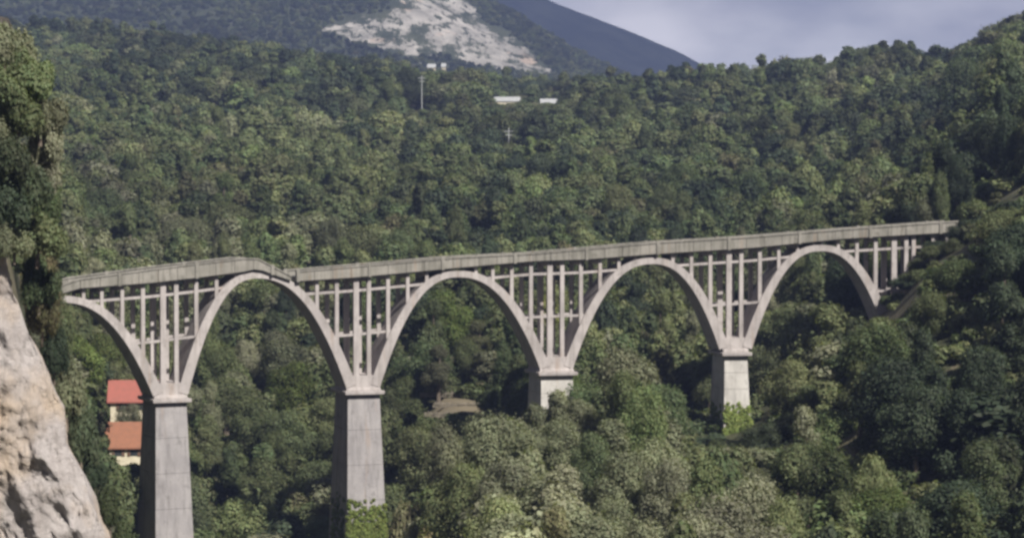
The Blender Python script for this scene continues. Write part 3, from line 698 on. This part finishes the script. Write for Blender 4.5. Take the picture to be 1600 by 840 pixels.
HAND = [  # in front of the viaduct
 (985, 548, 268, 135, 'round', 'olive'), (925, 596, 262, 110, 'round', 'mixed'), (1035, 600, 255, 95, 'round', 'mixed'), (872, 603, 262, 90, 'tall', 'olive'), (838, 632, 258, 75, 'tall', 'olive'), (900, 622, 255, 80, 'round', 'olive'), (960, 650, 240, 110, 'tall', 'olive'),
 (770, 646, 256, 120, 'round', 'olive'), (700, 664, 268, 85, 'round', 'olive'), (820, 676, 246, 90, 'tall', 'olive'), (725, 722, 240, 120, 'round', 'mixed'), (640, 752, 262, 80, 'bush', 'mixed'),
 (880, 720, 228, 110, 'tall', 'olive'), (1030, 690, 228, 120, 'round', 'olive'), (775, 775, 222, 120, 'round', 'mixed'), (660, 795, 232, 90, 'bush', 'rusty'),
 (1290, 476, 284, 120, 'tall', 'mixed'), (1240, 560, 270, 110, 'round', 'mixed'), (1335, 540, 262, 150, 'tall', 'mixed'), (1430, 492, 286, 110, 'round', 'young'), (1468, 520, 280, 100, 'round', 'young'), (1395, 560, 270, 110, 'round', 'dark'),
 (1495, 592, 250, 150, 'tall', 'mixed'), (1560, 690, 235, 140, 'round', 'mixed'), (1440, 690, 238, 110, 'tall', 'mixed'), (1200, 660, 252, 100, 'round', 'dark'), (1290, 640, 246, 130, 'round', 'mixed'),
 (1180, 735, 232, 110, 'round', 'olive'), (1280, 745, 225, 120, 'round', 'mixed'), (1365, 760, 220, 110, 'tall', 'olive'), (1470, 770, 218, 130, 'round', 'mixed'), (1560, 480, 296, 120, 'round', 'dark'),
 (1540, 338, 316, 110, 'round', 'dark'), (1506, 343, 308, 60, 'round', 'dark'), (1490, 372, 304, 50, 'round', 'mixed'), (1560, 400, 305, 90, 'round', 'dark'), (1590, 410, 300, 110, 'round', 'dark'), (1515, 440, 300, 90, 'round', 'mixed'), (1100, 770, 226, 100, 'round', 'dark'), (1150, 790, 215, 100, 'bush', 'young'),
 (345, 785, 262, 90, 'bush', 'mixed'), (400, 800, 262, 90, 'bush', 'mixed'), (470, 818, 262, 80, 'bush', 'young'),
 (1570, 60, 560, 110, 'round', 'mixed'), (1510, 92, 640, 90, 'round', 'mixed'),
 (1082, 640, 322, 75, 'round', 'dark'), (1110, 684, 304, 60, 'bush', 'dark'), (1165, 688, 316, 60, 'bush', 'dark'), (1118, 700, 268, 80, 'bush', 'olive'), (1180, 700, 270, 80, 'bush', 'mixed'), (1402, 456, 309, 54, 'bush', 'mixed'), (1420, 432, 311, 54, 'bush', 'dark'), (1444, 408, 312, 56, 'bush', 'mixed'), (1468, 384, 314, 54, 'bush', 'dark'), (1434, 438, 306, 60, 'bush', 'mixed'), (1466, 412, 308, 60, 'bush', 'mixed'), (1146, 712, 258, 90, 'round', 'olive'), (1140, 676, 316, 60, 'bush', 'dark'), (1128, 688, 296, 50, 'bush', 'mixed'), (1122, 672, 316, 60, 'round', 'dark'), (1108, 722, 300, 60, 'bush', 'dark'), (1135, 735, 292, 60, 'bush', 'mixed'), (1165, 700, 318, 50, 'round', 'dark'),
 # slope at the left end, behind and beside the cliff
 (60, 395, 262, 90, 'round', 'rusty'), (88, 425, 272, 60, 'round', 'mixed'), (45, 350, 300, 100, 'round', 'rusty'), (72, 520, 225, 80, 'round', 'rusty'), (118, 560, 215, 60, 'bush', 'dark'), (140, 640, 200, 70, 'bush', 'olive'),
]
for h_ in HAND: add_tree(*h_)
# on the cliff: bushes hanging over its brow
for (px, pyt, Y, wpx, kind, fol, pyb) in ((14, 18, 138.5, 80, 'bush', 'olive', 110), (44, 60, 138.6, 80, 'bush', 'mixed', 150), (8, 80, 137.5, 80, 'bush', 'mixed', 165), (62, 105, 140, 74, 'bush', 'olive', 205), (28, 125, 137.5, 80, 'bush', 'mixed', 205), (74, 160, 141, 64, 'bush', 'olive', 250),
        (12, 190, 137, 84, 'bush', 'dark', 285), (40, 235, 138.6, 70, 'bush', 'dark', 320), (6, 262, 137.2, 80, 'bush', 'dark', 350), (-6, 322, 137, 70, 'bush', 'olive', 395),
        (70, 215, 141.5, 60, 'bush', 'olive', 300), (76, 262, 142, 56, 'bush', 'mixed', 345), (58, 318, 141, 80, 'bush', 'mixed', 400), (22, 345, 139, 60, 'bush', 'olive', 400), (-12, 150, 137, 70, 'bush', 'olive', 230), (60, 378, 143, 70, 'bush', 'mixed', 470),
        (66, 430, 144, 56, 'bush', 'rusty', 520), (84, 490, 144, 50, 'bush', 'dark', 580), (126, 610, 146, 56, 'bush', 'dark', 720), (104, 550, 145, 56, 'bush', 'olive', 650), (142, 690, 147, 46, 'bush', 'dark', 760), (172, 740, 148, 46, 'bush', 'mixed', 820), (196, 795, 148, 50, 'bush', 'mixed', 880)):
    add_tree(px, pyt, Y, wpx, kind, fol, z=P(px, pyb, Y).z)
# seeded woodland
def bridge_rel(px, Y): return Y - Yb(min(max(px, -60), 1720))
prm = rnd
y = 188.0
bp = [(t['x'], t['y'], PROTO[t['proto']]['R'] * t['sx']) for t in TREES]
while y < 1500:
    sp_ = 5.6 + min(5.8, (y - 200) / 120)
    xm = .29 * y + 25; x = -xm
    while x < xm:
        X, Y = x + prm.uniform(-.42, .42) * sp_, y + prm.uniform(-.42, .42) * sp_; x += sp_
        px = 800 + FPX * X / Y
        if px > 1110 and Y > 1260: continue
        br = bridge_rel(px, Y)
        under = -2.5 < br < 9.5 and -20 < px < 1620
        if under and min(abs(px - v_) for v_ in (266, 567, 870, 1150, 1408)) < 50: continue
        if X < -18 and Y < 200: continue
        if Y < 235 and px < 600 and Y > 210: continue
        r = prm.random(); zone = fbm(np.array([X / 60.]), np.array([Y / 60.]), 3)[0]
        fol = 'mixed'
        q = r + zone * .9
        if q < .18: fol = 'dark'
        elif q > .93: fol = 'olive'
        elif q > .87 and Y < 600: fol = 'young'
        if px > 1380 and Y < 900 and prm.random() < .18: fol = 'rusty'
        if px < 520 and 380 < Y < 620 and prm.random() < .35: fol = 'olive'
        if px < 620 and 430 < Y < 760 and fol == 'dark': fol = 'mixed'
        if px < 620 and Y > 820 and prm.random() < .3: fol = 'dark'
        if br < 0 and px < 1260: fol = 'olive' if prm.random() < .5 else 'mixed'
        if px > 1400 and Y < 900 and prm.random() < .38: fol = 'dark'
        if px > 1490 and Y < 430: fol = 'dark' if prm.random() < .7 else 'mixed'
        kind = 'round' if prm.random() < .66 else 'tall'
        if prm.random() < .10: kind = 'bush'
        c = [i for i, p_ in enumerate(PROTO) if p_['kind'] == kind]; i = prm.choice(c); pr = PROTO[i]
        H = {'round': prm.uniform(6.5, 11.5), 'tall': prm.uniform(8, 13.5), 'bush': prm.uniform(2.5, 4.5)}[kind]
        Rr = {'round': prm.uniform(2.6, 5.4), 'tall': prm.uniform(2.3, 3.3), 'bush': prm.uniform(2, 3.2)}[kind]
        if Y > 380: g_ = min(1.85, 1.05 + (Y - 380) / 700) * prm.uniform(.85, 1.15); H *= g_ ** .7; Rr *= g_
        if any((X - a_) ** 2 + (Y - b_) ** 2 < (.55 * (Rr + c_)) ** 2 for a_, b_, c_ in bp): continue
        t = dict(x=X, y=Y, z=gz(X, Y), proto=i, fol=fol, sx=Rr / pr['R'], sz=H / pr['H'], rot=prm.random() * 6.28, hand=False)
        ok = True
        for _ in range(6):
            x0, y0, x1, y1 = px_box(t); ok = True
            if br < 0 or under:
                if y0 < front_limit(max(0, x0), min(1600, x1)) + 6: ok = False
            for (a0, b0, a1, b1, ym) in CLEAR:
                if Y < ym + 3 and x0 < a1 and x1 > a0 and y0 < b1 and y1 > b0: ok = False
            if ok: break
            t['sz'] *= .8; t['sx'] *= .9
        if not ok or PROTO[i]['H'] * t['sz'] < 2.0: continue
        # keep crowns out of the spans and off the piers
        TREES.append(t)
    y += sp_ * .93
print('trees', len(TREES))
# what each tree shows of itself: near ones are drawn over far ones on a coarse grid
GW, GH, GS = 400, 210, 4
own = np.full((GH, GW), -1, np.int32)
order = sorted(range(len(TREES)), key=lambda i: -TREES[i]['y'])
gyy, gxx = np.mgrid[0:GH, 0:GW]; gyy = gyy * GS + GS / 2; gxx = gxx * GS + GS / 2
for i in order:
    x0, y0, x1, y1 = px_box(TREES[i]); y1 = y0 + (y1 - y0) * .8
    a, b = max(0, int(x0 / GS)), min(GW, int(x1 / GS) + 1); c, d = max(0, int(y0 / GS)), min(GH, int(y1 / GS) + 1)
    if a >= b or c >= d: continue
    mx_, my_ = (x0 + x1) / 2, (y0 + y1) / 2
    e = ((gxx[c:d, a:b] - mx_) / ((x1 - x0) / 2)) ** 2 + ((gyy[c:d, a:b] - my_) / ((y1 - y0) / 2)) ** 2 < 1
    own[c:d, a:b][e] = i
vis = np.bincount(own[own >= 0], minlength=len(TREES))
for (x0, y0, x1, y1) in [(0, 430, 60, 840)]:
    pass
NIND = 262
# what hides behind nothing and shows largest becomes a tree of its own
rank = sorted(range(len(TREES)), key=lambda i: -(vis[i] + (400 if TREES[i]['hand'] and vis[i] > 6 else 0)))
ind = [i for i in rank[:NIND] if vis[i] > 0]
rest = [i for i in range(len(TREES)) if i not in set(ind)]

# words for where a tree stands
def where(t):
    x0, y0, x1, y1 = px_box(t); px, py = (x0 + x1) / 2, y0 + (y1 - y0) * .3; br = bridge_rel(px, t['y'])
    deck = float(np.interp(px, [p_[0] for p_ in SEC1[:5] + SEC2], [p_[1] for p_ in SEC1[:5] + SEC2]))
    if t['y'] < 160: return 'on the pale cliff, ' + ('upper part' if py < 300 else 'lower part')
    span = ['left end half arch', 'first full arch', 'second full arch', 'third full arch', 'fourth full arch', 'right deck end']
    k = sum(px > v for v in (265, 567, 870, 1150, 1395)); nm = span[k]
    pn = ['first', 'second', 'third', 'fourth', 'hidden fifth']
    near = [i for i, v in enumerate((265, 567, 870, 1150)) if abs(px - v) < 45]
    if br < 0:
        if px < 120: return 'beside the left end of the deck'
        b = 'high' if py < 600 else 'low' if py < 740 else 'bottom edge'
        if near: return f'in front of the {pn[near[0]]} pier, {b}'
        return f'in front of the {nm}, {b}'
    if py > deck:
        half = ''
        ax = [95, 401, 716, 1020, 1283]
        if k < 5: half = 'left half of ' if px < ax[k] else 'right half of '
        if k == 0: half = ''
        if k == 5: return 'under the right end of the deck, on the slope'
        b = 'near crown' if py < deck + 130 else 'at mid height' if py < deck + 260 else 'low down'
        return f'behind {half}{nm}, {b}'
    cols = ['the cliff brow', 'the first pier', 'the deck kink', 'the second pier', 'the second full arch', 'the third pier', 'the third full arch', 'the fourth pier', 'the fourth full arch', 'the right deck end']
    cxs = [60, 265, 405, 567, 716, 870, 1020, 1150, 1290, 1480]
    c = cols[int(np.argmin([abs(px - v) for v in cxs]))]
    b = 'just above the deck' if py > deck - 60 else 'midway up' if py > 200 else 'near the ridge'
    return f'over {c}, {b}' if 'deck' not in b else f'over {c}, close above the parapet'
SPEC = {'mixed': 'green tree', 'olive': 'pale greyish tree', 'dark': 'dark evergreen tree', 'young': 'yellow-green tree', 'rusty': 'brownish green tree'}
SPECB = {k: v.replace('tree', 'bush') for k, v in SPEC.items()}
NMS = {'mixed': 'broadleaf_tree', 'olive': 'olive_tree', 'dark': 'evergreen_tree', 'young': 'young_tree', 'rusty': 'brownish_tree'}
for i in ind:
    t = TREES[i]; kd = PROTO[t['proto']]['kind']; t['box'] = px_box(t)
    nm = (SPECB if kd == 'bush' else SPEC)[t['fol']]; shape = {'round': 'round', 'tall': 'narrow', 'bush': 'low'}[kd]
    t['lab'] = f'{shape} {nm} {where(t)}'
bylab = {}
for i in ind: bylab.setdefault(TREES[i]['lab'], []).append(i)
for lab, ids in bylab.items():
    if len(ids) == 1: continue
    bx = lambda i: TREES[i]['box']
    if len(ids) == 2 and abs(bx(ids[0])[0] - bx(ids[1])[0]) < abs(bx(ids[0])[1] - bx(ids[1])[1]):
        a, b = sorted(ids, key=lambda i: bx(i)[1]); TREES[a]['lab'] += ', upper one'; TREES[b]['lab'] += ', lower one'; continue
    ids = sorted(ids, key=lambda i: bx(i)[0] + bx(i)[2]); nw = ['leftmost', 'second leftmost', 'third leftmost', 'fourth leftmost', 'fifth leftmost', 'sixth leftmost', 'seventh leftmost', 'eighth leftmost', 'ninth leftmost', 'tenth leftmost']
    for k, i in enumerate(ids): TREES[i]['lab'] += ', ' + ('rightmost' if k == len(ids) - 1 else nw[min(k, 9)])
def group_of(t):
    if t['y'] < 160: return 'bushes on the cliff'
    if bridge_rel((t['box'][0] + t['box'][2]) / 2, t['y']) < 0: return 'trees in front of the viaduct'
    return 'trees on the slope behind the viaduct'
for i in ind:
    t = TREES[i]; pr = PROTO[t['proto']]; bush = pr['kind'] == 'bush'
    e = empty('bush' if bush else NMS[t['fol']], (t['x'], t['y'], t['z'])); e.rotation_euler.z = t['rot']; e.scale = (t['sx'] * rnd.uniform(.88, 1.18), t['sx'] * rnd.uniform(.88, 1.12), t['sz'])
    tag(e, t['lab'], 'bush' if bush else 'tree', group_of(t))
    c = bpy.data.objects.new('crown', crown_mesh(pr, t['fol'])); col.objects.link(c); c.parent = e
    c = bpy.data.objects.new('trunk', pr['trunk']); col.objects.link(c); c.parent = e
print('own trees', len(ind), 'labels', len({TREES[i]['lab'] for i in ind}))

# the forest that reads as one mass: points carry kind, size and turn of each tree
pts = []
for i in rest:
    t = TREES[i]; pr = PROTO[t['proto']]; f = t['fol']
    key = (pr['kind'], f if (pr['kind'], f) in FARI else 'mixed')
    pts.append((t['x'], t['y'], t['z'], rnd.choice(FARI[key]), t['sx'], t['sz'], t['rot']))
# scrub under and between the trees
n_scrub = 0
rs = np.random.default_rng(4)
sx_ = []; 
while len(sx_) < 5200:
    Y = 205 + rs.random() ** 1.4 * 560; X = (rs.random() * 2 - 1) * (.27 * Y + 15); px = 800 + FPX * X / Y; br = bridge_rel(px, Y)
    if Y < 235 and px < 560: continue
    h = rs.uniform(.35, .8); z = gz(X, Y); r_ = 2.8 * h
    a = pix((X, Y, z + 3.8 * h * .95)); kx = FPX / Y * r_; bad = False
    if -3 < br < 9 and z + 3 > -15 - 0 * X and -20 < px < 1620 and a[1] < front_limit(max(0, a[0] - kx), min(1600, a[0] + kx)): bad = True
    if br < 0 and a[1] < front_limit(max(0, a[0] - kx), min(1600, a[0] + kx)) + 4: bad = True
    for (a0, b0, a1, b1, ym) in CLEAR:
        if Y < ym + 3 and a[0] - kx < a1 and a[0] + kx > a0 and a[1] < b1 and a[1] + 60 > b0: bad = True
    sx_.append(1)
    if bad: continue
    pts.append((X, Y, z - .2, int(rs.choice(FARI[('bush', 'mixed')])), h * rs.uniform(.9, 1.3), h, rs.random() * 6.28))
for j in range(900):
    Y = rs.uniform(196, 350)
    a_, b_ = ((80, 185), (1040, 1240), (640, 790))[j % 3]; px = rs.uniform(a_, b_)
    if j % 3 == 2:
        Y = rs.uniform(300, 372)
        if rs.random() < .25: continue
    X = (px - 800) / FPX * Y; z = gz(X, Y); h = rs.uniform(.25, .55); a = pix((X, Y, z + 3.8 * h)); kx = FPX / Y * 2.8 * h; br = bridge_rel(px, Y)
    if br < 9 and a[1] < front_limit(max(0, a[0] - kx), min(1600, a[0] + kx)) + 2: continue
    if any(Y < ym + 3 and a[0] - kx < a1 and a[0] + kx > a0 and a[1] < b1 - 4 and a[1] + 40 > b0 for (a0, b0, a1, b1, ym) in CLEAR): continue
    pts.append((X, Y, z - .2, int(rs.choice(FARI[('bush', 'mixed')])), h * rs.uniform(.9, 1.3), h, rs.random() * 6.28))
# woods on the lower mountain
vy = V1[:, 1]; cand = np.where((vy < 2990) & (V1[:, 2] > 60) & (msk1.ravel() < .35))[0]
for j in rs.choice(cand, 21000, replace=False):
    X, Y, z = V1[j]
    if fbm(np.array([X / 90.]), np.array([Y / 90.]), 3)[0] < -.22 - rs.random() * .25 + .08 * (z > 200): continue
    pts.append((X + rs.uniform(-3, 3), Y + rs.uniform(-4, 4), z - 1.5, int(rs.choice(FARI[('round', 'mixed')] + FARI[('round', 'dark')])), rs.uniform(.5, 1.1), rs.uniform(.35, .8), rs.random() * 6.28))
pts = np.array(pts, np.float32)
me = bpy.data.meshes.new('forest'); me.vertices.add(len(pts)); me.vertices.foreach_set('co', pts[:, :3].ravel().copy())
at = me.attributes.new('pick', 'INT', 'POINT'); at.data.foreach_set('value', pts[:, 3].astype(np.int32))
at = me.attributes.new('size', 'FLOAT_VECTOR', 'POINT'); at.data.foreach_set('vector', np.stack([pts[:, 4] * (.85 + .45 * rs.random(len(pts))), pts[:, 4] * (.85 + .35 * rs.random(len(pts))), pts[:, 5]], -1).ravel().astype(np.float32))
at = me.attributes.new('turn', 'FLOAT_VECTOR', 'POINT'); at.data.foreach_set('vector', np.stack([pts[:, 6] * 0, pts[:, 6] * 0, pts[:, 6]], -1).ravel().astype(np.float32))
forest = bpy.data.objects.new('forest', me); col.objects.link(forest); tag(forest, kind='stuff')
forest['label'] = 'dense mixed green woodland covering the valley sides and far slopes'; forest['category'] = 'forest'
ng = bpy.data.node_groups.new('woodland', 'GeometryNodeTree'); n_, l_ = ng.nodes.new, ng.links.new
ng.interface.new_socket('Geometry', in_out='INPUT', socket_type='NodeSocketGeometry'); ng.interface.new_socket('Geometry', in_out='OUTPUT', socket_type='NodeSocketGeometry')
gi, go = n_('NodeGroupInput'), n_('NodeGroupOutput'); ci = n_('GeometryNodeCollectionInfo'); ci.inputs[0].default_value = farcol; ci.inputs[1].default_value = True; ci.inputs[2].default_value = True
ip = n_('GeometryNodeInstanceOnPoints'); ip.inputs['Pick Instance'].default_value = True
def attr(nm, ty):
    x = n_('GeometryNodeInputNamedAttribute'); x.data_type = ty; x.inputs[0].default_value = nm; return x.outputs[0]
l_(gi.outputs[0], ip.inputs['Points']); l_(ci.outputs[0], ip.inputs['Instance']); l_(attr('pick', 'INT'), ip.inputs['Instance Index'])
er = n_('FunctionNodeEulerToRotation'); l_(attr('turn', 'FLOAT_VECTOR'), er.inputs[0]); l_(er.outputs[0], ip.inputs['Rotation']); l_(attr('size', 'FLOAT_VECTOR'), ip.inputs['Scale'])
l_(ip.outputs[0], go.inputs[0])
md = forest.modifiers.new('woodland', 'NODES'); md.node_group = ng

# ------------------------------------------------------------------ ivy climbing the piers
def ivy(px, pyt, pyb, seed, label, spread):
    r = np.random.default_rng(seed); s = s_of(px); k = [abs(px - p_[0]) for p_ in PIERS].index(min(abs(px - p_[0]) for p_ in PIERS))
    _, _, w0, w1, drop = PIERS[k]; Y = Yb(px); hw = w0 / 2 / (FPX / Y) / .94; sl = (w1 - w0) / 2 / drop; zc = caps[k][1]
    zt, z0 = zb(px, pyt), zb(px, pyb); lobes = []
    for i in range(900):
        f = r.random() ** spread; f *= r.uniform(.8, 1.15) if f > .7 else 1; z = z0 + (zt - z0) * f; h = hw + sl * (zc - z); d = .085 * (zc - z) + .1
        if r.random() < .65: a, t_ = r.uniform(-h, h), -d + .02
        else: a, t_ = (-h if r.random() < .5 else h), r.uniform(0, DEPTH)
        lobes.append((tuple(W(s + a, t_, z)), r.uniform(.18, .42) * (1.2 - .45 * f)))
    V, F = leaf_cloud(r, lobes, 90000, .10)
    o = bpy.data.objects.new('ivy', np_mesh('ivy', V, F, FOL['ivy'])); col.objects.link(o); tag(o, label, 'ivy', 'ivy on the piers')
ivy(567.5, 788, 900, 1, 'bright yellow-green ivy wrapping the foot of the second pier', .9)
ivy(1150, 640, 740, 2, 'yellow-green ivy climbing the fourth pier below its pale top', .9)
